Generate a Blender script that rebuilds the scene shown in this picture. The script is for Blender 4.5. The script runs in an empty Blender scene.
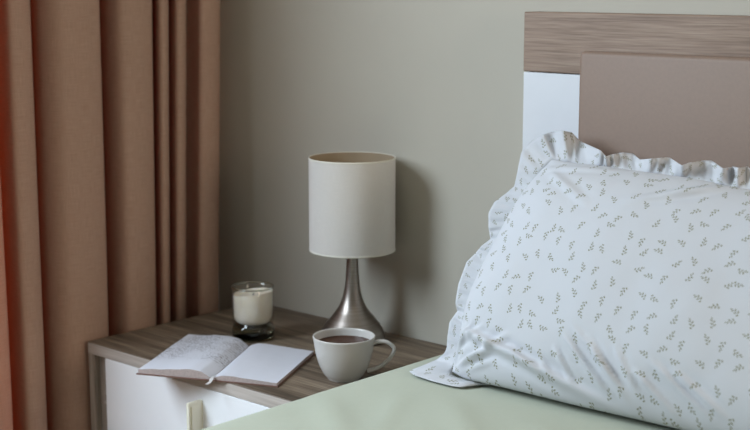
import bpy, bmesh, math, random
from math import sin, cos, pi, radians, exp, sqrt
from mathutils import Vector, Matrix, noise

scene = bpy.context.scene
COL = scene.collection
random.seed(7)

# ------------------------------------------------------------------ helpers
def srgb(r, g, b):
    def f(c):
        c /= 255.0
        return c / 12.92 if c <= 0.04045 else ((c + 0.055) / 1.055) ** 2.4
    return (f(r), f(g), f(b), 1.0)

def smooth(bm, ang=40):
    for f in bm.faces:
        f.smooth = True
    for e in bm.edges:
        if len(e.link_faces) == 2 and e.calc_face_angle(0) > radians(ang):
            e.smooth = False

def obj(name, bm, mats, parent=None, loc=None, sm=40):
    """link a bmesh given in world coordinates as one object"""
    bmesh.ops.recalc_face_normals(bm, faces=bm.faces)
    if sm:
        smooth(bm, sm)
    me = bpy.data.meshes.new(name)
    if parent is not None:
        root = parent
        off = Vector((0, 0, 0))
        while root is not None:
            off += root.location
            root = root.parent
    else:
        off = Vector(loc) if loc is not None else Vector((0, 0, 0))
    bm.transform(Matrix.Translation(-off))
    bm.to_mesh(me)
    bm.free()
    o = bpy.data.objects.new(name, me)
    COL.objects.link(o)
    if parent is not None:
        o.parent = parent
    else:
        o.location = off
    for m in (mats if isinstance(mats, (list, tuple)) else [mats]):
        me.materials.append(m)
    return o

def tag(o, label=None, cat=None, kind=None, group=None):
    if label: o['label'] = label
    if cat: o['category'] = cat
    if kind: o['kind'] = kind
    if group: o['group'] = group
    return o

def thing(name, loc, label, cat):
    o = bpy.data.objects.new(name, None)
    o.empty_display_size = 0.05
    COL.objects.link(o)
    o.location = loc
    return tag(o, label, cat)

def add_box(bm, x0, x1, y0, y1, z0, z1, bev=0.0, seg=2):
    r = bmesh.ops.create_cube(bm, size=1.0)
    vs = r['verts']
    for v in vs:
        v.co = Vector((x0 + (v.co.x + .5) * (x1 - x0), y0 + (v.co.y + .5) * (y1 - y0), z0 + (v.co.z + .5) * (z1 - z0)))
    if bev:
        es = list({e for v in vs for e in v.link_edges})
        bmesh.ops.bevel(bm, geom=es, offset=bev, segments=seg, profile=0.5, affect='EDGES')

def box(*a, **k):
    bm = bmesh.new(); add_box(bm, *a, **k); return bm

def add_lathe(bm, prof, cx, cy, seg=64, close=False):
    """prof: list of (r, z); r==0 ends become poles"""
    rings = []
    for r, z in prof:
        if r < 1e-6:
            rings.append([bm.verts.new((cx, cy, z))])
        else:
            rings.append([bm.verts.new((cx + r * cos(2 * pi * i / seg), cy + r * sin(2 * pi * i / seg), z)) for i in range(seg)])
    n = len(rings)
    for k in range(n if close else n - 1):
        a, b = rings[k], rings[(k + 1) % n]
        for i in range(seg):
            j = (i + 1) % seg
            if len(a) == 1 and len(b) == 1: continue
            if len(a) == 1: bm.faces.new((a[0], b[i], b[j]))
            elif len(b) == 1: bm.faces.new((a[i], a[j], b[0]))
            else: bm.faces.new((a[i], a[j], b[j], b[i]))

def lathe(prof, cx, cy, seg=64, close=False):
    bm = bmesh.new(); add_lathe(bm, prof, cx, cy, seg, close); return bm

def crom(pts, n):
    """Catmull-Rom through pts (tuples), n samples per span"""
    P = [Vector(p) for p in pts]
    P = [2 * P[0] - P[1]] + P + [2 * P[-1] - P[-2]]
    out = []
    for i in range(1, len(P) - 2):
        p0, p1, p2, p3 = P[i - 1], P[i], P[i + 1], P[i + 2]
        for k in range(n):
            t = k / n
            out.append(0.5 * ((2 * p1) + (p2 - p0) * t + (2 * p0 - 5 * p1 + 4 * p2 - p3) * t * t + (3 * p1 - p0 - 3 * p2 + p3) * t ** 3))
    out.append(P[-2].copy())
    return out

def add_sweep(bm, path, sec):
    """sweep: path = list of Vector, sec(i, tangent)-> list of offset Vectors"""
    rings = []
    for i, p in enumerate(path):
        t = (path[min(i + 1, len(path) - 1)] - path[max(i - 1, 0)]).normalized()
        rings.append([bm.verts.new(p + o) for o in sec(i, t)])
    m = len(rings[0])
    for a, b in zip(rings, rings[1:]):
        for k in range(m):
            bm.faces.new((a[k], a[(k + 1) % m], b[(k + 1) % m], b[k]))
    bm.faces.new(rings[0]); bm.faces.new(rings[-1][::-1])

def interp(tab, x):
    if x <= tab[0][0]: return tab[0][1]
    for (a, fa), (b, fb) in zip(tab, tab[1:]):
        if x <= b:
            t = (x - a) / (b - a)
            t = t * t * (3 - 2 * t)
            return fa + (fb - fa) * t
    return tab[-1][1]

# ------------------------------------------------------------------ camera
S = 0.62
CAM = Vector((0, -2.857 * S, 0.50 + S))
FPX = 1374.0
PITCH = math.atan(237 / 1374.0)
YAW = radians(42.43)
FW = Vector((-sin(YAW) * cos(PITCH), cos(YAW) * cos(PITCH), -sin(PITCH)))
RT = Vector((cos(YAW), sin(YAW), 0))
UP = RT.cross(FW)
def ray(px, py):
    return FW + RT * ((px - 375) / FPX) - UP * ((py - 215) / FPX)
def hit(px, py, ax, v):
    d = ray(px, py)
    return CAM + d * ((v - CAM[ax]) / d[ax])

cd = bpy.data.cameras.new('camera')
cd.sensor_width = 36
cd.lens = FPX / 750 * 36
cd.clip_start = 0.05
cd.dof.use_dof = True
cd.dof.focus_distance = 1.98
cd.dof.aperture_fstop = 4.5
cam = bpy.data.objects.new('camera', cd)
COL.objects.link(cam)
cam.location = CAM
cam.rotation_euler = (pi / 2 - PITCH, 0, YAW)
scene.camera = cam

# ------------------------------------------------------------------ materials
def mat(name):
    m = bpy.data.materials.new(name)
    m.use_nodes = True
    nt = m.node_tree
    return m, nt, nt.nodes['Principled BSDF']

def N(nt, typ, **kw):
    n = nt.nodes.new(typ)
    for k, v in kw.items():
        if k.startswith('i_'):
            key = k[2:]
            n.inputs[int(key) if key.isdigit() else key.replace('_', ' ')].default_value = v
        else:
            setattr(n, k, v)
    return n

def L(nt, a, b): nt.links.new(a, b)

def coords(nt, scale=(1, 1, 1), out='Object', rot=(0, 0, 0)):
    tc = N(nt, 'ShaderNodeTexCoord')
    mp = N(nt, 'ShaderNodeMapping')
    mp.inputs['Scale'].default_value = scale
    mp.inputs['Rotation'].default_value = rot
    L(nt, tc.outputs[out], mp.inputs['Vector'])
    return mp.outputs['Vector']

def ramp(nt, fac, stops):
    r = N(nt, 'ShaderNodeValToRGB')
    el = r.color_ramp.elements
    while len(el) < len(stops): el.new(0.5)
    for e, (p, c) in zip(el, stops):
        e.position = p; e.color = c
    L(nt, fac, r.inputs['Fac'])
    return r.outputs['Color']

def bump(nt, bsdf, h, strength=.2, dist=.001):
    b = N(nt, 'ShaderNodeBump', i_Strength=strength, i_Distance=dist)
    L(nt, h, b.inputs['Height'])
    L(nt, b.outputs['Normal'], bsdf.inputs['Normal'])

def plain(name, c, rough=.5, metal=0.0, var=.04, sc=40, bmp=0.0, **kw):
    m, nt, b = mat(name)
    v = coords(nt)
    nz = N(nt, 'ShaderNodeTexNoise', i_Scale=sc, i_Detail=4.0)
    L(nt, v, nz.inputs['Vector'])
    lo = tuple(x * (1 - var) for x in c[:3]) + (1,)
    hi = tuple(min(1, x * (1 + var)) for x in c[:3]) + (1,)
    L(nt, ramp(nt, nz.outputs['Fac'], [(.3, lo), (.7, hi)]), b.inputs['Base Color'])
    b.inputs['Roughness'].default_value = rough
    b.inputs['Metallic'].default_value = metal
    for k, x in kw.items(): b.inputs[k.replace('_', ' ')].default_value = x
    if bmp: bump(nt, b, nz.outputs['Fac'], bmp, .002)
    return m

def wood(name, dark, mid, light, axis=0, rough=.5, sc=1.0):
    m, nt, b = mat(name)
    s = [34 * sc] * 3; s[axis] = 1.6 * sc
    v = coords(nt, tuple(s))
    # slow warp so the grain wanders
    wv = coords(nt, tuple(x * .12 for x in s))
    w = N(nt, 'ShaderNodeTexNoise', i_Scale=2.0, i_Detail=2.0)
    L(nt, wv, w.inputs['Vector'])
    mx = N(nt, 'ShaderNodeVectorMath', operation='MULTIPLY_ADD')
    L(nt, w.outputs['Color'], mx.inputs[0]); mx.inputs[1].default_value = (2.2, 2.2, 2.2); L(nt, v, mx.inputs[2])
    n1 = N(nt, 'ShaderNodeTexNoise', i_Scale=1.4, i_Detail=6.0, i_Roughness=.62)
    L(nt, mx.outputs[0], n1.inputs['Vector'])
    f = [260 * sc] * 3; f[axis] = 9 * sc
    fv = coords(nt, tuple(f))
    n2 = N(nt, 'ShaderNodeTexNoise', i_Scale=1.0, i_Detail=3.0)
    L(nt, fv, n2.inputs['Vector'])
    mm = N(nt, 'ShaderNodeMix', data_type='FLOAT'); mm.inputs[0].default_value = .45
    L(nt, n1.outputs['Fac'], mm.inputs[2]); L(nt, n2.outputs['Fac'], mm.inputs[3])
    L(nt, ramp(nt, mm.outputs[0], [(.34, dark), (.5, mid), (.66, light)]), b.inputs['Base Color'])
    b.inputs['Roughness'].default_value = rough
    bump(nt, b, n2.outputs['Fac'], .12, .001)
    return m

M_wood_top = wood('oak_laminate_top', srgb(52, 42, 32), srgb(106, 91, 76), srgb(154, 138, 119), 0, .55)
M_wood_edge = wood('oak_laminate_edge', srgb(158, 148, 141), srgb(186, 177, 170), srgb(204, 196, 190), 0, .5)
M_wood_side = wood('oak_laminate_side', srgb(126, 116, 106), srgb(164, 154, 144), srgb(196, 186, 176), 2, .5)
M_wood_rail = wood('oak_headboard', srgb(112, 90, 76), srgb(140, 118, 102), srgb(160, 139, 123), 0, .55, 1.7)
M_door = plain('white_door_lacquer', srgb(246, 248, 252), .3, var=.006)
M_white = plain('white_lacquer', srgb(222, 225, 231), .32, var=.01)
M_cream = plain('cream_handle', srgb(240, 236, 220), .4, var=.02)
M_dark = plain('dark_gap', srgb(60, 52, 46), .7)
M_wall = plain('painted_plaster', srgb(186, 181, 169), .85, var=.015, sc=9, bmp=.05)
M_ceil = plain('ceiling_paint', srgb(225, 222, 214), .9, var=.01)
M_floor = wood('floor_boards', srgb(110, 84, 62), srgb(140, 110, 84), srgb(160, 130, 102), 1, .45, .5)
M_pad = plain('taupe_leatherette', srgb(132, 110, 96), .55, var=.03, sc=180, bmp=.06)
M_ceramic = plain('white_ceramic', srgb(202, 199, 195), .25, var=.01, sc=12)
M_tea = plain('black_tea', srgb(66, 36, 20), .12, var=.02, Specular_IOR_Level=.15)
M_wax = plain('candle_wax', srgb(236, 228, 214), .45, var=.02, Subsurface_Weight=.25, Subsurface_Radius=(.02, .016, .01))
M_wick = plain('wick_cotton', srgb(70, 62, 52), .9)
M_paper = plain('paper', srgb(203, 205, 215), .8, var=.015, sc=60)
M_pages = plain('page_edges', srgb(178, 164, 162), .85, var=.12, sc=300)
M_cover = plain('kraft_cover', srgb(112, 84, 74), .7, var=.05)
M_ribbon = plain('grey_ribbon', srgb(200, 198, 198), .45)
M_bulb = plain('opal_bulb', srgb(235, 232, 225), .3)
M_brass = plain('socket_metal', srgb(150, 145, 138), .35, metal=.8)
M_frame = plain('white_window_frame', srgb(235, 235, 232), .4)
M_mattress = plain('mattress_ticking', srgb(225, 225, 220), .9)

def brushed():
    m, nt, b = mat('brushed_nickel')
    v = coords(nt, (6, 6, 500))
    nz = N(nt, 'ShaderNodeTexNoise', i_Scale=1.0, i_Detail=3.0)
    L(nt, v, nz.inputs['Vector'])
    L(nt, ramp(nt, nz.outputs['Fac'], [(.3, srgb(146, 138, 131)), (.7, srgb(170, 162, 156))]), b.inputs['Base Color'])
    b.inputs['Metallic'].default_value = 1.0
    b.inputs['Roughness'].default_value = .36
    bump(nt, b, nz.outputs['Fac'], .05, .0005)
    return m
M_nickel = brushed()

def weave(name, c, c2, rough=.9, sc=900, transl=None, tw=.3, bstr=.15):
    m, nt, b = mat(name)
    v = coords(nt, (1, 1, 1), 'UV')
    n1 = N(nt, 'ShaderNodeTexNoise', i_Scale=1.0, i_Detail=2.0)
    n2 = N(nt, 'ShaderNodeTexNoise', i_Scale=1.0, i_Detail=2.0)
    for n, s in ((n1, (sc, sc * .04, 1)), (n2, (sc * .04, sc, 1))):
        mp = N(nt, 'ShaderNodeMapping'); mp.inputs['Scale'].default_value = s
        L(nt, v, mp.inputs['Vector']); L(nt, mp.outputs['Vector'], n.inputs['Vector'])
    ad = N(nt, 'ShaderNodeMath', operation='ADD')
    L(nt, n1.outputs['Fac'], ad.inputs[0]); L(nt, n2.outputs['Fac'], ad.inputs[1])
    hf = N(nt, 'ShaderNodeMath', operation='MULTIPLY'); hf.inputs[1].default_value = .5
    L(nt, ad.outputs[0], hf.inputs[0])
    colo = ramp(nt, hf.outputs[0], [(.35, c), (.65, c2)])
    L(nt, colo, b.inputs['Base Color'])
    b.inputs['Roughness'].default_value = rough
    b.inputs['Specular IOR Level'].default_value = .2
    bump(nt, b, hf.outputs[0], bstr, .0008)
    if transl:
        t = N(nt, 'ShaderNodeBsdfTranslucent'); t.inputs['Color'].default_value = transl
        mx = N(nt, 'ShaderNodeMixShader'); mx.inputs[0].default_value = tw
        L(nt, b.outputs[0], mx.inputs[1]); L(nt, t.outputs[0], mx.inputs[2])
        L(nt, mx.outputs[0], nt.nodes['Material Output'].inputs['Surface'])
    return m
M_curtain = weave('taupe_linen', srgb(176, 146, 128), srgb(198, 168, 149), transl=srgb(206, 80, 40), tw=.28)
M_sheet = weave('pale_green_cotton', srgb(178, 183, 168), srgb(184, 189, 174), sc=1500, bstr=.06)
M_shade = weave('cream_shade_fabric', srgb(216, 212, 207), srgb(224, 220, 215), sc=1300, transl=srgb(235, 215, 180), tw=.12, bstr=.05)
M_shade_in = plain('shade_lining', srgb(160, 142, 118), .8, var=.02)
M_shade_trim = plain('shade_trim', srgb(220, 216, 204), .7)

def glass(name, c, rough=0.0):
    m, nt, b = mat(name)
    n = N(nt, 'ShaderNodeTexNoise', i_Scale=30.0)
    L(nt, coords(nt), n.inputs['Vector'])
    L(nt, ramp(nt, n.outputs['Fac'], [(.3, c), (.7, tuple(min(1, x * 1.01) for x in c[:3]) + (1,))]), b.inputs['Base Color'])
    b.inputs['Roughness'].default_value = rough
    b.inputs['IOR'].default_value = 1.48
    b.inputs['Transmission Weight'].default_value = 1.0
    return m
M_glass = glass('solid_glass', srgb(150, 150, 128))
M_rim = glass('rim_glass', srgb(225, 228, 222), .05)
def thin_glass():
    m, nt, b = mat('thin_glass')
    b.inputs['Base Color'].default_value = (.9, .92, .9, 1); b.inputs['Roughness'].default_value = .02
    n = N(nt, 'ShaderNodeTexNoise', i_Scale=30.0); L(nt, coords(nt), n.inputs['Vector'])
    tr = N(nt, 'ShaderNodeBsdfTransparent'); gl = N(nt, 'ShaderNodeBsdfGlossy'); gl.inputs['Roughness'].default_value = .03
    L(nt, ramp(nt, n.outputs['Fac'], [(.3, (.965, .965, .955, 1)), (.7, (.975, .975, .965, 1))]), tr.inputs['Color'])
    lw = N(nt, 'ShaderNodeLayerWeight'); lw.inputs['Blend'].default_value = .5
    pw = N(nt, 'ShaderNodeMath', operation='POWER'); pw.inputs[1].default_value = 5.0; L(nt, lw.outputs['Facing'], pw.inputs[0])
    fr = N(nt, 'ShaderNodeMath', operation='MULTIPLY_ADD'); fr.inputs[1].default_value = .7; fr.inputs[2].default_value = .06; L(nt, pw.outputs[0], fr.inputs[0])
    mx = N(nt, 'ShaderNodeMixShader'); L(nt, fr.outputs[0], mx.inputs[0]); L(nt, tr.outputs[0], mx.inputs[1]); L(nt, gl.outputs[0], mx.inputs[2])
    L(nt, mx.outputs[0], nt.nodes['Material Output'].inputs['Surface'])
    return m
M_thin = thin_glass()

# --- small leafy sprigs printed on white cotton
def sprig_mat():
    m, nt, b = mat('sprig_print_cotton')
    cell = .0250
    v = coords(nt, (1 / cell, 1 / cell, 1), 'UV')
    vo = N(nt, 'ShaderNodeTexVoronoi', voronoi_dimensions='2D', feature='F1')
    vo.inputs['Scale'].default_value = 1.0
    vo.inputs['Randomness'].default_value = .7
    L(nt, v, vo.inputs['Vector'])
    rel = N(nt, 'ShaderNodeVectorMath', operation='SUBTRACT')
    L(nt, v, rel.inputs[0]); L(nt, vo.outputs['Position'], rel.inputs[1])
    sep = N(nt, 'ShaderNodeSeparateColor'); L(nt, vo.outputs['Color'], sep.inputs[0])
    an = N(nt, 'ShaderNodeMath', operation='MULTIPLY'); an.inputs[1].default_value = 6.2832
    L(nt, sep.outputs[0], an.inputs[0])
    rt = N(nt, 'ShaderNodeVectorRotate', rotation_type='Z_AXIS')
    L(nt, rel.outputs[0], rt.inputs['Vector']); L(nt, an.outputs[0], rt.inputs['Angle'])
    # bend the stem a little: y -= k x^2
    sx = N(nt, 'ShaderNodeSeparateXYZ'); L(nt, rt.outputs[0], sx.inputs[0])
    sq = N(nt, 'ShaderNodeMath', operation='MULTIPLY'); L(nt, sx.outputs[0], sq.inputs[0]); L(nt, sx.outputs[0], sq.inputs[1])
    kb = N(nt, 'ShaderNodeMath', operation='MULTIPLY_ADD'); kb.inputs[1].default_value = -.7
    L(nt, sq.outputs[0], kb.inputs[0]); L(nt, sx.outputs[1], kb.inputs[2])
    cb = N(nt, 'ShaderNodeCombineXYZ'); L(nt, sx.outputs[0], cb.inputs[0]); L(nt, kb.outputs[0], cb.inputs[1])
    leaves = [(a_ * .92, b_ * .92, c_, d_ * .84, e_ * .84) for a_, b_, c_, d_, e_ in [(-.20, .075, 50, .085, .042), (-.11, -.085, -50, .085, .042), (-.01, .08, 48, .085, .042), (.09, -.075, -45, .08, .040),
              (.18, .065, 40, .075, .038), (.29, -.01, 0, .075, .036), (.03, -.005, 0, .30, .011)]]
    last = None
    for (cx, cy, a, la, lb) in leaves:
        s = N(nt, 'ShaderNodeVectorMath', operation='SUBTRACT'); L(nt, cb.outputs[0], s.inputs[0]); s.inputs[1].default_value = (cx, cy, 0)
        r = N(nt, 'ShaderNodeVectorRotate', rotation_type='Z_AXIS'); L(nt, s.outputs[0], r.inputs['Vector']); r.inputs['Angle'].default_value = -radians(a)
        q = N(nt, 'ShaderNodeVectorMath', operation='MULTIPLY'); L(nt, r.outputs[0], q.inputs[0]); q.inputs[1].default_value = (1 / la, 1 / lb, 0)
        ln = N(nt, 'ShaderNodeVectorMath', operation='LENGTH'); L(nt, q.outputs[0], ln.inputs[0])
        if last is None: last = ln.outputs['Value']
        else:
            mn = N(nt, 'ShaderNodeMath', operation='MINIMUM'); L(nt, last, mn.inputs[0]); L(nt, ln.outputs['Value'], mn.inputs[1]); last = mn.outputs[0]
    mr = N(nt, 'ShaderNodeMapRange'); mr.inputs['From Min'].default_value = 1.15; mr.inputs['From Max'].default_value = .8
    L(nt, last, mr.inputs['Value'])
    mx = N(nt, 'ShaderNodeMix', data_type='RGBA')
    L(nt, mr.outputs[0], mx.inputs[0])
    mx.inputs[6].default_value = srgb(208, 210, 215)
    mx.inputs[7].default_value = srgb(136, 136, 112)
    L(nt, mx.outputs[2], b.inputs['Base Color'])
    b.inputs['Roughness'].default_value = .9
    b.inputs['Specular IOR Level'].default_value = .15
    nz = N(nt, 'ShaderNodeTexNoise', i_Scale=2.2, i_Detail=3.0); L(nt, v, nz.inputs['Vector'])
    bump(nt, b, nz.outputs['Fac'], .12, .004)
    t = N(nt, 'ShaderNodeBsdfTranslucent'); L(nt, mx.outputs[2], t.inputs['Color'])
    ms = N(nt, 'ShaderNodeMixShader'); ms.inputs[0].default_value = .12
    L(nt, b.outputs[0], ms.inputs[1]); L(nt, t.outputs[0], ms.inputs[2])
    L(nt, ms.outputs[0], nt.nodes['Material Output'].inputs['Surface'])
    return m
M_sprig = sprig_mat()

def written_page():
    """paper with faint pencil lines and a loose sketch"""
    m, nt, b = mat('pencilled_paper')
    v = coords(nt, (1, 1, 1), 'UV')          # metres on the page
    mp = N(nt, 'ShaderNodeMapping'); mp.inputs['Scale'].default_value = (330, 170, 1); L(nt, v, mp.inputs['Vector'])
    n1 = N(nt, 'ShaderNodeTexNoise', i_Scale=1.0, i_Detail=3.0, i_Roughness=.7, i_Distortion=.8); L(nt, mp.outputs[0], n1.inputs['Vector'])
    wv = N(nt, 'ShaderNodeTexWave', wave_type='BANDS', bands_direction='Y', i_Scale=38.0, i_Distortion=1.6, i_Detail=3.0, i_Detail_Scale=2.5); L(nt, v, wv.inputs['Vector'])
    n3 = N(nt, 'ShaderNodeTexNoise', i_Scale=18.0, i_Detail=2.0); L(nt, v, n3.inputs['Vector'])
    a = N(nt, 'ShaderNodeMath', operation='GREATER_THAN'); a.inputs[1].default_value = .5; L(nt, n1.outputs['Fac'], a.inputs[0])
    c = N(nt, 'ShaderNodeMath', operation='GREATER_THAN'); c.inputs[1].default_value = .45; L(nt, wv.outputs['Fac'], c.inputs[0])
    d = N(nt, 'ShaderNodeMapRange'); d.inputs['From Min'].default_value = .34; d.inputs['From Max'].default_value = .5; L(nt, n3.outputs['Fac'], d.inputs[0])
    p = N(nt, 'ShaderNodeMath', operation='MULTIPLY'); L(nt, a.outputs[0], p.inputs[0]); L(nt, c.outputs[0], p.inputs[1])
    p2 = N(nt, 'ShaderNodeMath', operation='MULTIPLY'); L(nt, p.outputs[0], p2.inputs[0]); L(nt, d.outputs[0], p2.inputs[1])
    # blank margin at the front of the page
    sy = N(nt, 'ShaderNodeSeparateXYZ'); L(nt, v, sy.inputs[0])
    mg = N(nt, 'ShaderNodeMapRange'); mg.inputs['From Min'].default_value = .05; mg.inputs['From Max'].default_value = .07; L(nt, sy.outputs[1], mg.inputs[0])
    p3 = N(nt, 'ShaderNodeMath', operation='MULTIPLY'); L(nt, p2.outputs[0], p3.inputs[0]); L(nt, mg.outputs[0], p3.inputs[1])
    st = N(nt, 'ShaderNodeMath', operation='MULTIPLY'); st.inputs[1].default_value = .8; L(nt, p3.outputs[0], st.inputs[0])
    mx = N(nt, 'ShaderNodeMix', data_type='RGBA'); L(nt, st.outputs[0], mx.inputs[0])
    mx.inputs[6].default_value = srgb(203, 205, 215); mx.inputs[7].default_value = srgb(105, 102, 110)
    L(nt, mx.outputs[2], b.inputs['Base Color'])
    b.inputs['Roughness'].default_value = .8
    return m
M_written = written_page()

# ------------------------------------------------------------------ room
XL, XR, YB, YF, ZC = -2.045, 1.7, 0.0, -3.6, 2.5
W0, W1, WZ0, WZ1 = -3.1, -0.53, 0.04, 2.2           # balcony door opening in the left wall
def struct(name, bm, m):
    return tag(obj(name, bm, m, sm=0), kind='structure')
struct('floor', box(XL - .2, XR + .1, YF - .1, YB + .1, -.1, 0), M_floor)
struct('ceiling', box(XL - .2, XR + .1, YF - .1, YB + .1, ZC, ZC + .1), M_ceil)
struct('wall_back', box(XL - .2, XR + .1, YB, YB + .1, 0, ZC), M_wall)
struct('wall_front', box(XL - .2, XR + .1, YF - .1, YF, 0, ZC), M_wall)
bm = bmesh.new()
V0, V1, VZ0, VZ1 = -1.25, -.1, .9, 2.2                    # unseen opening added across the room to let the fill lamp in
add_box(bm, XR, XR + .1, YF, V0, 0, ZC)
add_box(bm, XR, XR + .1, V1, YB, 0, ZC)
add_box(bm, XR, XR + .1, V0, V1, 0, VZ0)
add_box(bm, XR, XR + .1, V0, V1, VZ1, ZC)
struct('wall_right', bm, M_wall)
bm = bmesh.new()
add_box(bm, XL - .2, XL, W1, YB, 0, ZC)
add_box(bm, XL - .2, XL, YF, W0, 0, ZC)
add_box(bm, XL - .2, XL, W0, W1, WZ1, ZC)
add_box(bm, XL - .2, XL, W0, W1, 0, WZ0)
struct('wall_left', bm, M_wall)
bm = bmesh.new()
for (a, b_, c, d) in ((W0, W0 + .06, WZ0, WZ1), (W1 - .06, W1, WZ0, WZ1), (W0, W1, WZ1 - .06, WZ1)):
    add_box(bm, XL - .13, XL - .06, a, b_, c, d)
struct('window_1', bm, M_frame)

# ------------------------------------------------------------------ curtain
def build_curtain():
    XF, XV = -1.936, -2.02
    cols = [-112, -50, 4, 41, 105.5, 155, 170.5, 187, 220]
    pts = []
    def rp(px, X):
        p = hit(px, 250, 0, X)
        return (p.x, p.y, 0)
    pts.append(rp(cols[0] + 1, XV + .02))
    for a, c in zip(cols, cols[1:]):
        w = c - a
        deep = XV if w > 25 else XV + .022
        fr = XF if w > 25 else XF - .008
        pts.append(rp(a + min(7, .2 * w), (deep + fr) / 2))
        pts.append(rp(a + .42 * w, fr - .006))
        pts.append(rp(a + .78 * w, fr))
        pts.append(rp(c, fr - (.016 if w > 25 else .014)))
        pts.append(rp(c - min(4, .12 * w), fr - (.048 if w > 25 else .034)))
        if c != cols[-1]:
            pts.append(rp(c - .5, deep))
        else:
            pts.append(rp(c - 7, deep))
            q_ = rp(c - 8, XL + .006)
            pts.append(q_)
    line = crom(pts, 8)
    acc = [0.0]
    for a, b_ in zip(line, line[1:]): acc.append(acc[-1] + (b_ - a).length)
    bm = bmesh.new()
    uvl = bm.loops.layers.uv.new('UVMap')
    zs = [0.012 + (ZC - .02 - .012) * k / 44 for k in range(45)]
    grid = []
    y0 = hit(41, 250, 0, XF).y
    yend = hit(220, 250, 0, XF).y
    for z in zs:
        row = []
        for i, p in enumerate(line):
            f = min(1, max(0, (p.y - y0) / (yend - y0)))
            dy = .024 * f * (z - .66)
            wob = .004 * noise.noise(Vector((p.y * 7, z * 1.3, 1.7)))
            row.append(bm.verts.new((p.x + wob, p.y + dy + wob * .5, z)))
        grid.append(row)
    for k in range(len(zs) - 1):
        for i in range(len(line) - 1):
            f = bm.faces.new((grid[k][i], grid[k][i + 1], grid[k + 1][i + 1], grid[k + 1][i]))
            for lp, (ii, kk) in zip(f.loops, ((i, k), (i + 1, k), (i + 1, k + 1), (i, k + 1))):
                lp[uvl].uv = (acc[ii], zs[kk])
    o = obj('curtain', bm, M_curtain, loc=(-1.99, -.45, 0), sm=180)
    tag(o, 'tall taupe linen curtain hanging in deep folds left of the nightstand', 'curtain')
build_curtain()

# ------------------------------------------------------------------ nightstand
NX0, NX1, NY0, NY1, NZ = -1.925, -1.302, -.404, -.006, .50
ns = thing('nightstand', (-1.61, -.2, 0), 'white fronted nightstand with a greyish oak top beside the bed', 'nightstand')
bm = box(NX0, NX1, NY0, NY1, NZ - .021, NZ, bev=.0012, seg=1)
for f in bm.faces:
    f.material_index = 0 if f.normal.z > .5 else 1
obj('tabletop', bm, [M_wood_top, M_wood_edge], ns, sm=20)
obj('side_panel', box(NX0 + .001, NX0 + .017, NY0 + .001, NY1, .0, NZ - .021), M_wood_side, ns, sm=0)
obj('side_panel', box(NX1 - .018, NX1 - .002, NY0 + .004, NY1, .0, NZ - .021), M_wood_side, ns, sm=0)
obj('back_panel', box(NX0 + .018, NX1 - .018, NY1 - .01, NY1, .05, NZ - .021), M_wood_side, ns, sm=0)
bm = box(NX0 + .018, NX0 + .046, NY0 + .012, NY1 - .01, .0, NZ - .021)
st = obj('stile', bm, M_wood_side, ns, sm=0)
for zz in (.395, .411):
    b2 = bmesh.new()
    bmesh.ops.create_cone(b2, cap_ends=True, segments=20, radius1=.0035, radius2=.0035, depth=.002,
                          matrix=Matrix.Translation((NX0 + .031, NY0 + .0115, zz)) @ Matrix.Rotation(pi / 2, 4, 'X'))
    sc = obj('screw_cap', b2, M_wood_edge, st)
obj('plinth', box(NX0 + .046, NX1 - .018, NY0 + .05, NY0 + .066, 0, .06), M_wood_side, ns, sm=0)
dr = obj('door', box(NX0 + .048, NX1 - .003, NY0 + .0005, NY0 + .017, .062, NZ - .0215, bev=.0008, seg=1), M_door, ns, sm=20)
# vertical pull: a round-topped slim bar with a slot behind its lip
hx = hit(204, 401, 1, NY0).x - .004
def handle():
    bm = bmesh.new()
    z0, z1 = .335, .4600
    x = hx
    add_box(bm, x - .0068, x - .003, NY0 - .0283, NY0 + .0015, z0, z1 - .001, bev=.002, seg=2)      # core
    add_box(bm, x - .0035, x, NY0 - .0222, NY0 + .0015, z0, z1 - .0065, bev=.0012, seg=2)           # grip face
    add_box(bm, x - .0035, x, NY0 - .0285, NY0 - .0252, z0, z1 - .0065, bev=.0012, seg=2)           # lip beyond the slot
    add_box(bm, x - .0035, x, NY0 - .0285, NY0 + .0015, z1 - .0085, z1 - .001, bev=.0018, seg=2)      # rounded top bridge
    return bm
h = obj('handle', handle(), M_cream, dr, sm=30)
h['label'] = 'cream vertical pull handle'

# ------------------------------------------------------------------ lamp
LX, LY = -1.5915, -.088
lamp = thing('table_lamp', (LX, LY, NZ), 'table lamp with a cream drum shade on a flared brushed metal base', 'lamp')
prof = [(0, NZ), (.052, NZ), (.0555, NZ + .002), (.0562, NZ + .006), (.0558, NZ + .009)]
for p in crom([(.0558, 0, .009), (.0520, 0, .022), (.0395, 0, .039), (.0256, 0, .057), (.0168, 0, .078), (.0122, 0, .104), (.0103, 0, .138), (.0100, 0, .175)], 8):
    prof.append((p.x, NZ + p.z))
prof += [(.0085, NZ + .177), (0, NZ + .177)]
obj('base', lathe(prof, LX, LY, 96), M_nickel, lamp, sm=50)
obj('socket', lathe([(0, NZ + .177), (.012, NZ + .177), (.012, NZ + .215), (.010, NZ + .22), (0, NZ + .22)], LX, LY, 32), M_brass, lamp)
obj('bulb', lathe([(0, NZ + .218), (.011, NZ + .219), (.014, NZ + .235), (.024, NZ + .252), (.027, NZ + .268), (.022, NZ + .284), (.012, NZ + .292), (0, NZ + .295)], LX, LY, 32), M_bulb, lamp)
SR, SZ0, SZ1 = .0738, hit(352, 249.5, 1, LY).z, hit(352, 157.5, 1, LY).z
bm = lathe([(SR, SZ0), (SR, SZ1), (SR - .0015, SZ1), (SR - .0015, SZ0)], LX, LY, 96, close=True)
uvl = bm.loops.layers.uv.new('UVMap')
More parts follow.
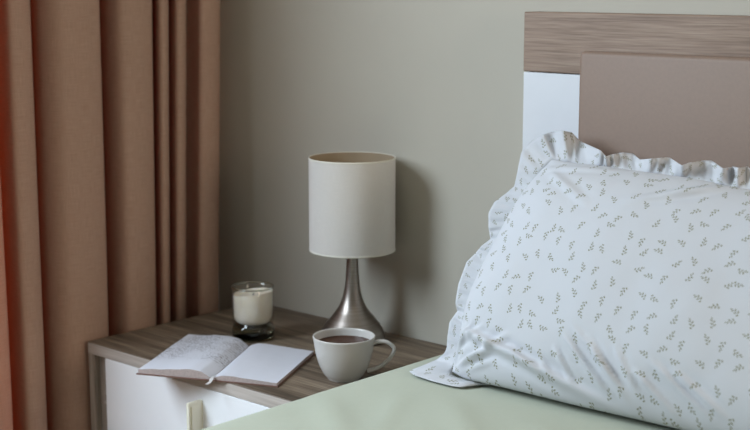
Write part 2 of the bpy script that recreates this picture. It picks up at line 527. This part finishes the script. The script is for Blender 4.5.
for f in bm.faces:
    c = f.calc_center_median()
    if (Vector((c.x - LX, c.y - LY)).length) < SR - .001: f.material_index = 1
    for lp in f.loops:
        lp[uvl].uv = (math.atan2(lp.vert.co.y - LY, lp.vert.co.x - LX) * SR, lp.vert.co.z)
shade = obj('lamp_shade', bm, [M_shade, M_shade_in], lamp, sm=50)
for zz in (SZ0 + .001, SZ1 - .001):
    b2 = bmesh.new()
    path = [Vector((LX + (SR - .0003) * cos(2 * pi * i / 96), LY + (SR - .0003) * sin(2 * pi * i / 96), zz)) for i in range(96)]
    rr = []
    for i, p in enumerate(path):
        d = Vector((cos(2 * pi * i / 96), sin(2 * pi * i / 96), 0))
        rr.append([b2.verts.new(p + d * (.0009 * cos(a)) + Vector((0, 0, .0017 * sin(a)))) for a in [k * pi / 4 for k in range(8)]])
    for i in range(96):
        a, b_ = rr[i], rr[(i + 1) % 96]
        for k in range(8):
            b2.faces.new((a[k], a[(k + 1) % 8], b_[(k + 1) % 8], b_[k]))
    obj('rim_trim', b2, M_shade_trim, shade)
b2 = bmesh.new()
zz = NZ + .214
for k in range(3):
    a = 2 * pi * k / 3 + .4
    d = Vector((cos(a), sin(a), 0)); q = Vector((-sin(a), cos(a), 0)) * .0015; u3 = Vector((0, 0, .0015))
    p0 = Vector((LX, LY, zz)) + d * .0115; p1 = Vector((LX, LY, zz)) + d * (SR - .002)
    add_sweep(b2, [p0, p1], lambda i, t: [q, u3, -q, -u3])
obj('spider_ring', b2, M_brass, shade, sm=0)

# ------------------------------------------------------------------ candle glass
CX, CY = hit(253.5, 337.5, 2, NZ).xy
can = thing('candle_glass', (CX, CY, NZ), 'thick based clear glass tumbler holding a cream wax candle', 'candle')
R = .0368
outer = [(0, NZ), (R - .003, NZ), (R - .0005, NZ + .002), (R, NZ + .006), (R, NZ + .019), (R - .0022, NZ + .0235), (R - .0022, NZ + .027), (R - .0002, NZ + .034), (R + .0004, NZ + .060), (R, NZ + .0905), (R - .0008, NZ + .0920),
         (R - .0020, NZ + .0908), (R - .0022, NZ + .070), (R - .0030, NZ + .040), (R - .0060, NZ + .031), (R - .0120, NZ + .027), (0, NZ + .026)]
ob = [p for p in outer[:6]] + [(R - .0120, NZ + .0235), (0, NZ + .0235)]
obj('glass_base', lathe(ob, CX, CY, 72), M_glass, can, sm=50)
obj('glass_wall', lathe(outer[5:16] + [(R - .0090, NZ + .0285), (R - .006, NZ + .0236)], CX, CY, 72, close=True), M_thin, can, sm=50)
g = .0004
wx = [(0, NZ + .026 + g), (R - .0120, NZ + .027 + g), (R - .0060 - g, NZ + .031 + g), (R - .0030 - g, NZ + .040), (R - .0022 - g, NZ + .070), (R - .0022 - g, NZ + .0805)]
wax = lathe(wx + [(R - .0032, NZ + .0815), (R - .006, NZ + .0785), (R - .013, NZ + .0762), (.004, NZ + .0757), (0, NZ + .0762)], CX, CY, 72)
for v in wax.verts:                                  # set wax climbs one side of the glass
    if v.co.z > NZ + .0745:
        v.co.z += .0040 * ((v.co - Vector((CX, CY, 0))).to_2d().dot(Vector((.85, .5)))) / R
w_ = obj('wax', wax, M_wax, can)
b2 = bmesh.new()
add_lathe(b2, [(R - .0011 + .0016 * cos(k * pi / 5), NZ + .0915 + .0018 * sin(k * pi / 5)) for k in range(10)], CX, CY, 72, close=True)
obj('rim', b2, M_rim, can, sm=80)
b2 = bmesh.new()
add_sweep(b2, [Vector((CX, CY, NZ + .0752)), Vector((CX + .001, CY, NZ + .0780)), Vector((CX + .002, CY + .001, NZ + .0800))],
          lambda i, t: [Vector((.001 * cos(k * pi / 3), .001 * sin(k * pi / 3), 0)) for k in range(6)])
obj('wick', b2, M_wick, w_)

# ------------------------------------------------------------------ cup of tea
UX, UY = hit(344.2, 378, 2, NZ).xy
cup = thing('teacup', (UX, UY, NZ), 'white ceramic cup of dark tea standing in front of the lamp', 'cup')
HZ = .0690
RO = .0492
po = [(0, 0, .0025), (.020, 0, .0025), (.0225, 0, 0), (.0255, 0, 0), (.0275, 0, .003), (.033, 0, .010), (.0398, 0, .024), (.0445, 0, .041), (.0472, 0, .057), (RO, 0, HZ - .001)]
out = [(p.x, NZ + p.z) for p in crom(po[3:], 6)]
prof = [(0, NZ + .0025), (.020, NZ + .0025), (.0225, NZ)] + out + [(RO - .0006, NZ + HZ), (RO - .0020, NZ + HZ), (RO - .0030, NZ + HZ - .001)]
inn = crom([(RO - .0030, 0, HZ - .0012), (.0440, 0, .055), (.0412, 0, .040), (.0360, 0, .025), (.027, 0, .011), (0, 0, .006)], 6)
prof += [(max(0, p.x), NZ + p.z) for p in inn[1:-1]] + [(0, NZ + .006)]
body = obj('cup_body', lathe(prof, UX, UY, 96), M_ceramic, cup, sm=60)
tz = .0570
ri = interp([(.055, .0440), (HZ, RO - .003)], tz) + .0001
bm = lathe([(0, NZ + tz), (ri - .002, NZ + tz), (ri - .0004, NZ + tz + .0004), (ri - .001, NZ + tz - .003), (0, NZ + tz - .006)], UX, UY, 96)
t_ = obj('tea', bm, M_tea, cup)
t_['label'] = 'dark brown tea'
hd = Vector((cos(radians(39)), sin(radians(39)), 0))        # handle direction
hn = Vector((-hd.y, hd.x, 0))
hp = [(.0462, .0575), (.0545, .0600), (.0660, .0597), (.0750, .0540), (.0785, .0475), (.0735, .0360), (.0630, .0245), (.0500, .0165), (.0370, .0125)]
path = [Vector((UX, UY, NZ)) + hd * p.x + Vector((0, 0, p.z)) for p in crom([(a, 0, b_) for a, b_ in hp], 6)]
def hsec(i, t):
    t2 = t.cross(hn)
    f = i / (len(path) - 1)
    wa = .0058 - .001 * sin(pi * f); th = .0031
    return [hn * (wa * cos(k * pi / 8)) + t2 * (th * sin(k * pi / 8)) for k in range(16)]
bm = bmesh.new(); add_sweep(bm, path, hsec)
obj('handle', bm, M_ceramic, cup, sm=60)

# ------------------------------------------------------------------ open notebook
GF = hit(212, 377, 2, NZ + .006); GB = hit(249, 344.5, 2, NZ + .006)
sd = (GB - GF); sd.z = 0
BL = sd.length; sd.normalize()
pd = Vector((sd.y, -sd.x, 0))                               # to the right page
book = thing('open_notebook', (GF + sd * BL / 2).xy.to_3d() + Vector((0, 0, NZ)), 'small open notebook with pencilled left page and blank right page', 'book')
G0 = Vector((GF.x, GF.y, NZ))
# outer corners taken on the table
def loc2(px, py, z):
    p = hit(px, py, 2, NZ + z) - G0
    return p.dot(pd), p.dot(sd)
LFx, LFy = loc2(138.5, 370, .007); LBx, LBy = loc2(189, 333.5, .009)
RFx, RFy = loc2(276.5, 382, .008); RBx, RBy = loc2(313, 349.5, .009)
LH = [(0, .0030), (.06, .0085), (.16, .0140), (.30, .0155), (.5, .0140), (.75, .0105), (1.0, .0082)]
RH = [(0, .0030), (.06, .0072), (.16, .0100), (.30, .0102), (.5, .0090), (.75, .0074), (1.0, .0062)]
def page_block(side):
    tab = LH if side < 0 else RH
    f0, f1 = ((LFx, LFy), (LBx, LBy)) if side < 0 else ((RFx, RFy), (RBx, RBy))
    bm = bmesh.new(); uvl = bm.loops.layers.uv.new('UVMap')
    nu, nv = 30, 16
    top, bot = [], []
    for j in range(nv + 1):
        q = j / nv
        rt, rb = [], []
        for i in range(nu + 1):
            p = i / nu
            ox = f0[0] * (1 - q) + f1[0] * q; oy = f0[1] * (1 - q) + f1[1] * q
            x = p * ox + .0006 * side; y = BL * q * (1 - p) + oy * p
            z = interp(tab, p)
            z += .0012 * noise.noise(Vector((p * 3, q * 2, side)))
            base = G0 + pd * x + sd * y
            rt.append(bm.verts.new(base + Vector((0, 0, z))))
            rb.append(bm.verts.new(base + Vector((0, 0, .0018))))
        top.append(rt); bot.append(rb)
    for j in range(nv):
        for i in range(nu):
            f = bm.faces.new((top[j][i], top[j][i + 1], top[j + 1][i + 1], top[j + 1][i])); f.material_index = 0
            for lp, (ii, jj) in zip(f.loops, ((i, j), (i + 1, j), (i + 1, j + 1), (i, j + 1))):
                lp[uvl].uv = (abs(f0[0]) * ii / nu, BL * jj / nv)
            f = bm.faces.new((bot[j][i], bot[j + 1][i], bot[j + 1][i + 1], bot[j][i + 1])); f.material_index = 1
    for j in range(nv):
        for i in (0, nu):
            f = bm.faces.new((top[j][i], top[j + 1][i], bot[j + 1][i], bot[j][i])); f.material_index = 1
    for i in range(nu):
        for j in (0, nv):
            f = bm.faces.new((top[j][i], top[j][i + 1], bot[j][i + 1], bot[j][i])); f.material_index = 1
    return bm
pl_ = obj('page_block', page_block(-1), [M_written, M_pages], book, sm=40)
pl_['label'] = 'left pages with faint pencil writing'
pr_ = obj('page_block', page_block(1), [M_paper, M_pages], book, sm=40)
pr_['label'] = 'blank right pages'
bm = bmesh.new()
cs = [(LFx - .003, LFy - .003), (0, -.003), (RFx + .003, RFy - .003), (RBx + .003, RBy + .003), (0, BL + .003), (LBx - .003, LBy + .003)]
lo = [bm.verts.new(G0 + pd * x + sd * y + Vector((0, 0, .0002))) for x, y in cs]
hi = [bm.verts.new(G0 + pd * x + sd * y + Vector((0, 0, .0017))) for x, y in cs]
for a in (lo, hi):
    bm.faces.new((a[0], a[1], a[4], a[5])); bm.faces.new((a[1], a[2], a[3], a[4]))
for i in range(6):
    j = (i + 1) % 6
    bm.faces.new((lo[i], lo[j], hi[j], hi[i]))
obj('cover', bm, M_cover, book, sm=0)
rb = [G0 + sd * .05 + Vector((0, 0, .0024)), G0 + sd * .02 + pd * .001 + Vector((0, 0, .0030)), G0 + sd * .004 + pd * .0015 + Vector((0, 0, .0062)), G0 - sd * .006 + pd * .002 + Vector((0, 0, .0058)),
      G0 - sd * .014 + pd * .001 + Vector((0, 0, .0018)), G0 - sd * .024 - pd * .001 + Vector((0, 0, .0010))]
bm = bmesh.new()
add_sweep(bm, crom(rb, 6), lambda i, t: [pd * .0026 + Vector((0, 0, .0002)), -pd * .0026 + Vector((0, 0, .0002)), -pd * .0026 - Vector((0, 0, .0002)), pd * .0026 - Vector((0, 0, .0002))])
obj('ribbon_bookmark', bm, M_ribbon, book, sm=60)

# ------------------------------------------------------------------ bed
BX0, BX1 = -1.291, 0.12
HF = -.040                                                   # headboard front face
bed = thing('bed', ((BX0 + BX1) / 2, -1.0, 0), 'bed with an oak and white headboard and a taupe padded panel', 'bed')
Zr0, Zr1 = hit(523, 71, 1, HF).z, hit(524, 11.7, 1, HF).z
HX0 = hit(523.9, 13, 1, HF).x
HX1 = HX0 + 1.413
obj('top_rail', box(HX0, HX1, HF, -.003, Zr0, Zr1, bev=.0015, seg=1), M_wood_rail, bed, sm=20)
PF = HF - .026
PX0 = hit(577.6, 90, 1, PF).x
PZ1 = hit(579, 51, 1, PF).z
PX1 = HX1 - (PX0 - HX0)
obj('side_panel', box(HX0 + .0005, PX0 + .02, HF + .001, -.003, .0, Zr0 - .0012, bev=.001, seg=1), M_white, bed, sm=20)
obj('side_panel', box(PX1 - .02, HX1 - .0005, HF + .001, -.003, .0, Zr0 - .0012, bev=.001, seg=1), M_white, bed, sm=20)
obj('padded_panel', box(PX0, PX1, PF, HF + .0005, .35, PZ1, bev=.007, seg=3), M_pad, bed, sm=50)
ZT = .56
obj('side_rail', box(BX0 + .012, BX0 + .035, -2.02, HF - .002, .14, .33, bev=.002, seg=1), M_wood_rail, bed, sm=20)
obj('side_rail', box(BX1 - .035, BX1 - .012, -2.02, HF - .002, .14, .33, bev=.002, seg=1), M_wood_rail, bed, sm=20)
obj('foot_rail', box(BX0 + .012, BX1 - .012, -2.045, -2.02, 0, .33, bev=.002, seg=1), M_wood_rail, bed, sm=20)
obj('mattress', box(BX0 + .04, BX1 - .04, -2.0, PF - .012, .30, ZT - .03, bev=.02, seg=2), M_mattress, bed, sm=50)

def build_sheet():
    """fitted sheet drawn over the mattress, with soft creases near the pillow"""
    bm = bmesh.new(); uvl = bm.loops.layers.uv.new('UVMap')
    r = .014
    # cross-section over x, arc length param
    xs = []
    x0, x1 = BX0, BX1
    xs.append((x0, .34)); xs.append((x0, .42)); xs.append((x0, ZT - r))
    for k in range(1, 9):
        a = pi / 2 * k / 8
        xs.append((x0 + r - r * cos(a), ZT - r + r * sin(a)))
    n = 110
    for k in range(1, n): xs.append((x0 + r + (x1 - x0 - 2 * r) * k / n, ZT))
    for k in range(0, 9):
        a = pi / 2 * k / 8
        xs.append((x1 - r + r * sin(a), ZT - r + r * cos(a)))
    xs.append((x1, .42)); xs.append((x1, .34))
    y1, y0 = PF - .006, -2.015
    ys = [y1 + (y0 - y1) * (k / 150) for k in range(151)]
    creases = [((-1.16, -.35), (-.98, -.52), .006, .020), ((-1.05, -.35), (-.80, -.50), .006, .018), ((-.90, -.36), (-.70, -.46), .006, .016),
               ((-1.25, -.50), (-1.05, -.66), .0035, .02), ((-1.2, -.40), (-1.08, -.60), .003, .012)]
    rows = []
    for y in ys:
        row = []
        for (x, z) in xs:
            dz = 0
            if z > ZT - .002:
                for (a, b_, am, w) in creases:
                    A, B = Vector(a), Vector(b_); d = B - A; q = Vector((x, y)) - A
                    t = q.dot(d) / d.length_squared
                    if -.2 < t < 1.2:
                        dist = (q - d * t).length
                        tp = max(0, min(1, (t + .2) / .3)) * max(0, min(1, (1.2 - t) / .7))
                        dz += am * tp * exp(-(dist / w) ** 2)
                fl = max(0, min(1, (-.37 - y) / .09))
                dz *= fl
                dz += fl * .0028 * noise.noise(Vector((x * 5 + y * 6, y * 3, .3))) + fl * .0012 * noise.noise(Vector((x * 9 + y * 14, y * 5 - x * 4, 4.3))) + fl * .0010 * noise.noise(Vector((x * 16, y * 9, 2.3)))
            ex = .002 * noise.noise(Vector((y * 6, z * 8, x)))
            row.append(bm.verts.new((x + (ex if z < ZT - .002 else 0), y, z + dz)))
        rows.append(row)
    for j in range(len(ys) - 1):
        for i in range(len(xs) - 1):
            f = bm.faces.new((rows[j][i], rows[j][i + 1], rows[j + 1][i + 1], rows[j + 1][i]))
            for lp in f.loops:
                lp[uvl].uv = (lp.vert.co.x + (lp.vert.co.z if abs(lp.vert.co.z - ZT) > .01 else 0), lp.vert.co.y)
    for row, yy in ((rows[0], y1), (rows[-1], y0)):           # hang over the two ends
        low = [bm.verts.new((v.co.x, v.co.y, .34)) for v in row]
        for i in range(len(row) - 1):
            if row[i].co.z > .341 or row[i + 1].co.z > .341:
                try: bm.faces.new((row[i], row[i + 1], low[i + 1], low[i]))
                except ValueError: pass
    bmesh.ops.remove_doubles(bm, verts=bm.verts, dist=1e-5)
    o = obj('bed_sheet', bm, M_sheet, loc=((BX0 + BX1) / 2, -1.0, ZT), sm=60)
    tag(o, 'pale green fitted sheet stretched over the mattress beside the nightstand', 'bed sheet')
build_sheet()

# ------------------------------------------------------------------ pillow
P0 = Vector((0, -.300, .578)); P1 = Vector((0, -.122, .872))
TV = (P1 - P0).normalized(); NV = Vector((0, -TV.z, TV.y))
def plane(u, v, w=0): return Vector((u, P0.y, P0.z)) + TV * v + NV * w
def pic(px, py):
    d = ray(px, py); k = (P0 - CAM).dot(NV) / d.dot(NV); p = CAM + d * k
    return (p.x, (p - P0).dot(TV), 0)
left = crom([pic(*q) for q in [(452, 374), (461, 340), (469, 305), (484, 270), (500, 237), (515, 208), (532, 182), (552, 159)]], 12)     # bottom -> top
topc = crom([pic(*q) for q in [(552, 159), (575, 163), (600, 166), (650, 173), (700, 180), (750, 190)]] + [(-.70, .318, 0), (-.56, .325, 0), (-.45, .345, 0)], 12)
botc = crom([pic(452, 374), pic(470, 386), (-1.08, -.022, 0), (-.98, -.022, 0), (-.85, -.018, 0), (-.70, -.016, 0), (-.55, -.012, 0), (-.41, .004, 0)], 12)
rightc = crom([(-.41, .004, 0), (-.415, .08, 0), (-.42, .16, 0), (-.43, .25, 0), (-.45, .345, 0)], 12)
def at(c, t):
    f = t * (len(c) - 1); i = min(int(f), len(c) - 2); return c[i].lerp(c[i + 1], f - i)
def outline(s, t):
    b_, tp, l, r = at(botc, s), at(topc, s), at(left, t), at(rightc, t)
    c00, c10, c01, c11 = at(botc, 0), at(botc, 1), at(topc, 0), at(topc, 1)
    return b_ * (1 - t) + tp * t + l * (1 - s) + r * s - (c00 * (1 - s) * (1 - t) + c10 * s * (1 - t) + c01 * (1 - s) * t + c11 * s * t)
# creases as picture lines laid on the pillow face: (from, to, height, half width)
CR = [((470, 372), (520, 352), .0050, 5), ((462, 378), (500, 372), .0040, 4), ((490, 346), (612, 410), .0085, 6), ((456, 366), (484, 338), .0040, 4), ((462, 372), (508, 362), .0045, 4), ((530, 362), (560, 388), .0035, 4), ((616, 362), (640, 410), .0045, 4), ((700, 392), (735, 425), .0040, 4), ((592, 358), (622, 402), .0050, 3.4), ((604, 352), (640, 400), .0035, 3.2),
      ((578, 366), (588, 392), .0040, 3.5), ((640, 368), (652, 400), .0030, 4), ((660, 392), (690, 428), .0050, 4), ((680, 385), (720, 425), .0040, 4),
      ((560, 372), (574, 398), .0030, 3.2), ((470, 350), (498, 340), .0030, 4), ((540, 172), (620, 178), .0035, 5), ((690, 205), (750, 188), .0045, 7), ((560, 180), (600, 215), .0025, 6), ((655, 215), (720, 200), .0025, 6)]
CRP = [(Vector(pic(*a)), Vector(pic(*b_)), h_, w_ * .00105) for a, b_, h_, w_ in CR]
def wrinkle(p):
    return 1.55 * wrinkle0(p)
def wrinkle0(p):
    z = 0
    for A, B, h_, w_ in CRP:
        d = B - A; q = p - A; t = q.dot(d) / d.length_squared
        if -.25 < t < 1.25:
            tp = max(0, min(1, (t + .25) / .4)) * max(0, min(1, (1.25 - t) / .4))
            x = (q - d * t).length / w_
            z += h_ * tp * (exp(-x * x) - .35 * exp(-((x - 1.6) ** 2)))
    return z
def infl(x, k=2.2, e=.62): return max(0, 1 - abs(2 * x - 1) ** k) ** e
def settle(p):
    """rest the pillow on the sheet and against the headboard"""
    zmin = ZT + .0045
    if p.z < zmin + .02:
        x = p.z - zmin
        p.z = zmin + .006 * math.log(1 + exp(min(x / .006, 30)))
        if p.z < zmin: p.z = zmin
    ymax = PF - .004
    if p.y > ymax - .02:
        x = ymax - p.y
        p.y = ymax - .006 * math.log(1 + exp(min(x / .006, 30)))
    return p
def build_pillow():
    ns_, nt_ = 190, 110
    bm = bmesh.new(); uvl = bm.loops.layers.uv.new('UVMap')
    uvs = {}
    F, Bk = [], []
    for j in range(nt_ + 1):
        t = j / nt_
        rf, rbk = [], []
        for i in range(ns_ + 1):
            s = i / ns_
            p = outline(s, t)
            k = infl(s, 2.4, .66) * infl(t ** .86, 2.2, .6)
            edge = i in (0, ns_) or j in (0, nt_)
            low = (noise.noise(Vector((p.x * 9, p.y * 9, 3.1))) * .006 + noise.noise(Vector((p.x * 26, p.y * 26, 5.1))) * .0014) * min(1, k * 1.6)
            wr = wrinkle(p) * min(1, 6 * min(s, 1 - s, t, 1 - t) + .15)
            h1 = .074 * k + low + wr
            v = bm.verts.new(settle(plane(p.x, p.y, 0 if edge else h1))); uvs[v] = (p.x, p.y + 2); rf.append(v)
            if edge: rbk.append(v)
            else:
                v = bm.verts.new(settle(plane(p.x, p.y, -.060 * k))); uvs[v] = (p.x, p.y + 4); rbk.append(v)
        F.append(rf); Bk.append(rbk)
    for j in range(nt_):
        for i in range(ns_):
            for G, s_ in ((F, 1), (Bk, -1)):
                q = (G[j][i], G[j][i + 1], G[j + 1][i + 1], G[j + 1][i])
                try: f = bm.faces.new(q if s_ > 0 else q[::-1])
                except ValueError: continue
                for lp in f.loops: lp[uvl].uv = uvs[lp.vert]
    return obj('pillow', bm, M_sprig, loc=(-.8, -.25, ZT), sm=180)
pil = build_pillow()
tag(pil, 'white pillow printed with tiny green sprigs leaning on the padded headboard', 'pillow')

# frill round the seam: visible run starts at the bottom-left corner, climbs the left side and follows the top
def build_frill():
    loop = []
    loop += [('L', p) for p in left[:-1]] + [('T', p) for p in topc[:-1]] + [('R', p) for p in rightc[::-1][:-1]] + [('B', p) for p in botc[::-1][:-1]]
    pts = [p for _, p in loop]
    n = len(pts)
    acc = [0.0]
    for i in range(n): acc.append(acc[-1] + (pts[(i + 1) % n] - pts[i]).length)
    total = acc[-1]
    def pos(d):
        d %= total
        for i in range(n):
            if acc[i + 1] >= d: return pts[i].lerp(pts[(i + 1) % n], (d - acc[i]) / max(1e-9, acc[i + 1] - acc[i]))
        return pts[0]
    Ll = acc[len(left) - 1]; Tl = acc[len(left) + len(topc) - 2]; Rl = acc[len(left) + len(topc) + len(rightc) - 3]
    cen = Vector((-.80, .17, 0))
    def outdir(d):
        o = Vector((0, 0, 0))
        for k in range(-6, 7):
            dd = d + k * .006
            tg = pos(dd + .004) - pos(dd - .004)
            nn = Vector((-tg.y, tg.x, 0)).normalized()
            o += nn
        return o.normalized()
    # where the free edge of the frill falls beyond the seam, and how far each pleat stands out (seam point, edge point, pleat)
    AN = [((456, 360), (446, 352), .2), ((461, 340), (447, 336), .5), ((463, 330), (449, 322), .2), ((466, 315), (457, 311), -.9), ((469, 305), (455, 303), .3), ((475, 290), (458, 284), .5),
          ((484, 270), (466, 262), .3), ((488, 262), (475, 253), -.5), ((494, 248), (481, 246), .1), ((499, 239), (490, 239), -.9), ((505, 226), (488, 228), .3), ((511, 215), (488, 213), .6), ((517, 204), (494, 202), .2),
          ((521, 198), (506, 193), -.4), ((526, 190), (514, 186), -.8), ((532, 182), (517, 172), .1), ((540, 170), (521, 152), .5), ((546, 163), (529, 142), -.2), ((552, 159), (540, 135), .4), ((560, 161), (553, 131), -.4),
          ((567, 162), (562, 130), .6), ((575, 163), (572, 132), -.4), ((582, 164), (579, 140), -.9), ((590, 165), (590, 145), -.2), ((600, 166), (601, 150), 1.0), ((606, 167), (606, 156), .7), ((612, 168), (611, 154), .3),
          ((625, 169), (622, 152), -.5), ((634, 170), (633, 153), -1.0), ((640, 170.5), (640, 159), -.3), ((650, 171.5), (651, 158), .7), ((660, 172.5), (662, 157), .2), ((667, 173.5), (670, 157), -.4), ((680, 176), (682, 165), 1.0),
          ((690, 177), (690, 162), .5), ((705, 180), (704, 160), -.8), ((712, 181), (712, 160), -.9), ((722, 184), (723, 168), .9), ((733, 186), (733, 166), -.5), ((738, 187), (738, 167), .6), ((748, 190), (748, 166), -.9)]
    dense = [(total * k / 3000, pos(total * k / 3000)) for k in range(3000)]
    tab = []
    for a, b_, am in AN:
        A, B = Vector(pic(*a)), Vector(pic(*b_))
        dA = min(dense, key=lambda t: (t[1] - A).length)
        tab.append((dA[0], B - dA[1], am))
    tab.sort(key=lambda t: t[0])
    def anchor(d):
        for (d0, o0, a0), (d1, o1, a1) in zip(tab, tab[1:]):
            if d0 <= d <= d1:
                t = (d - d0) / max(1e-6, d1 - d0)
                return o0.lerp(o1, t), a0 + (a1 - a0) * (t * .5 + .5 * t * t * (3 - 2 * t))
        return None
    d1st = tab[0][0]
    EAR = [(-.075, hit(474, 389, 2, ZT + .004)), (-.05, hit(452, 386, 2, ZT + .004)), (-.028, hit(432, 381, 2, ZT + .004)), (-.008, hit(414, 375, 2, ZT + .005)), (.004, hit(409, 371, 2, ZT + .005)),
           (d1st * .35, hit(422, 366, 2, ZT + .008)), (d1st * .65, hit(436, 360, 2, ZT + .012)), (d1st + .012, plane(*pic(447, 352)[:2]))]
    wt = [(0, .040), (.03, .030), (total - .03, .03), (total, .04)]
    bm = bmesh.new(); uvl = bm.loops.layers.uv.new('UVMap')
    nd, nw = 900, 9
    rows = []; uvs = {}
    for i in range(nd):
        d = total * i / nd
        p = pos(d); o = outdir(d)
        w = interp(wt, d)
        ph = 2 * pi * (d / .066) + 2.0 * noise.noise(Vector((d * 9, .4, 0)))
        big = sin(ph + .7 * sin(ph)) * (1 + .5 * noise.noise(Vector((d * 14, 7, 0))))
        small = sin(2 * pi * d / .0135 + 2.0 * noise.noise(Vector((d * 30, 3, 0))))
        row = []
        bottom = d > Rl + .03 and d < total - .03
        for k in range(nw):
            q = k / (nw - 1)
            tg = Vector((o.y, -o.x, 0))
            an = anchor(d)
            if an:
                off, pl_amp = an
                side = 2.1 if d > Ll else .8
                pp = p + off * q - off.normalized() * .001
                amp = (.0105 * side * q ** .9 * pl_amp + .0030 * small * (q * (1.2 - q) * 2.2) * (.6 + .8 * noise.noise(Vector((d * 21, 9, 4))))) + .002 * q
            else:
                amp = .0105 * q ** 1.1 * big + .0012 * small * (q * (1.15 - q) * 2.2)
                pp = p + o * (w * q * (1 + .03 * small * q) - .001) + tg * (.006 * q * cos(ph))
            lean = -.004 * q if not an else 0
            if bottom:
                P = plane(p.x, p.y + .002, -.016 - w * q); P.z = max(P.z, ZT + .0025)
            else:
                P = plane(pp.x, pp.y, lean)
                dv = (CAM - P).normalized() if an else NV
                P = P + dv * (amp / max(.5, dv.dot(NV)))
            if P.z < ZT + .0025: P.z = ZT + .0025 + .0006 * q
            lim = PF - .003 if P.x > PX0 - .03 else HF - .003
            if P.z < PZ1 + .02: P.y = min(P.y, lim)
            ds = d if d < total / 2 else d - total
            if EAR[0][0] < ds < EAR[-1][0]:
                for (d0, e0), (d1, e1) in zip(EAR, EAR[1:]):
                    if d0 <= ds <= d1:
                        t = (ds - d0) / (d1 - d0); E = e0.lerp(e1, t)
                base = plane(p.x, p.y, 0); base.z = max(base.z, ZT + .004)
                P2 = base.lerp(E, q)
                P2.z += (.0020 * sin(2 * pi * ds / .019) + .004) * sin(pi * min(1, q * 1.1)) * .8
                P2.z = max(P2.z, ZT + .003)
                f_ = min(1, (ds - EAR[0][0]) / .015, (EAR[-1][0] - ds) / .012)
                P = P.lerp(P2, f_)
            v = bm.verts.new(P); uvs[v] = (d * 1.6, .03 + w * q * 1.4 + 7); row.append(v)
        rows.append(row)
    for i in range(nd):
        a, b_ = rows[i], rows[(i + 1) % nd]
        for k in range(nw - 1):
            f = bm.faces.new((a[k], b_[k], b_[k + 1], a[k + 1]))
            for lp in f.loops:
                uv = uvs[lp.vert]
                lp[uvl].uv = (uv[0] if not (i == nd - 1 and uv[0] < .1) else total * 1.6, uv[1])
    o = obj('frill', bm, M_sprig, pil, sm=180)
    sol = o.modifiers.new('thickness', 'SOLIDIFY'); sol.thickness = .0008; sol.offset = 0
    return o
fr = build_frill()
fr['label'] = 'gathered frill round the pillow edge'

# ------------------------------------------------------------------ light
def area(name, loc, target, sx, sy, power, col):
    l = bpy.data.lights.new(name, 'AREA'); l.shape = 'RECTANGLE'; l.size = sx; l.size_y = sy; l.energy = power; l.color = col
    o = bpy.data.objects.new(name, l); COL.objects.link(o); o.location = loc
    o.rotation_euler = (Vector(target) - Vector(loc)).to_track_quat('-Z', 'Y').to_euler()
    return o
area('daylight_and_fill', (-2.3, -1.55, 1.65), (-1.3, -.75, .95), 1.1, 1.0, 50, (.76, .89, 1.0))
area('daylight_and_fill', (2.1, -.62, 1.5), (-1.9, -.5, .6), .95, 1.2, 31, (1.0, .86, .70))  # warm fill lamp, added outside the right wall opening to brighten the curtain
area('daylight_and_fill', (-2.55, -.72, 1.15), (-1.9, -.68, 1.1), .30, 2.0, 5, (1.0, .95, .88))

w = bpy.data.worlds.new('world'); scene.world = w; w.use_nodes = True
nt = w.node_tree
bg = nt.nodes['Background']
sky = nt.nodes.new('ShaderNodeTexSky'); sky.sky_type = 'HOSEK_WILKIE'; sky.turbidity = 6; sky.ground_albedo = .3
sky.sun_direction = Vector((.6, -.5, .6)).normalized()
nt.links.new(sky.outputs[0], bg.inputs['Color'])
bg.inputs['Strength'].default_value = .4

vs = scene.view_settings
vs.view_transform = 'Standard'; vs.look = 'None'; vs.gamma = 1.0; vs.exposure = 0.04; vs.use_curve_mapping = False
scene.cycles.max_bounces = 10
scene.cycles.diffuse_bounces = 6
scene.cycles.transmission_bounces = 10
scene.cycles.sample_clamp_indirect = 4.0
scene.cycles.use_denoising = True
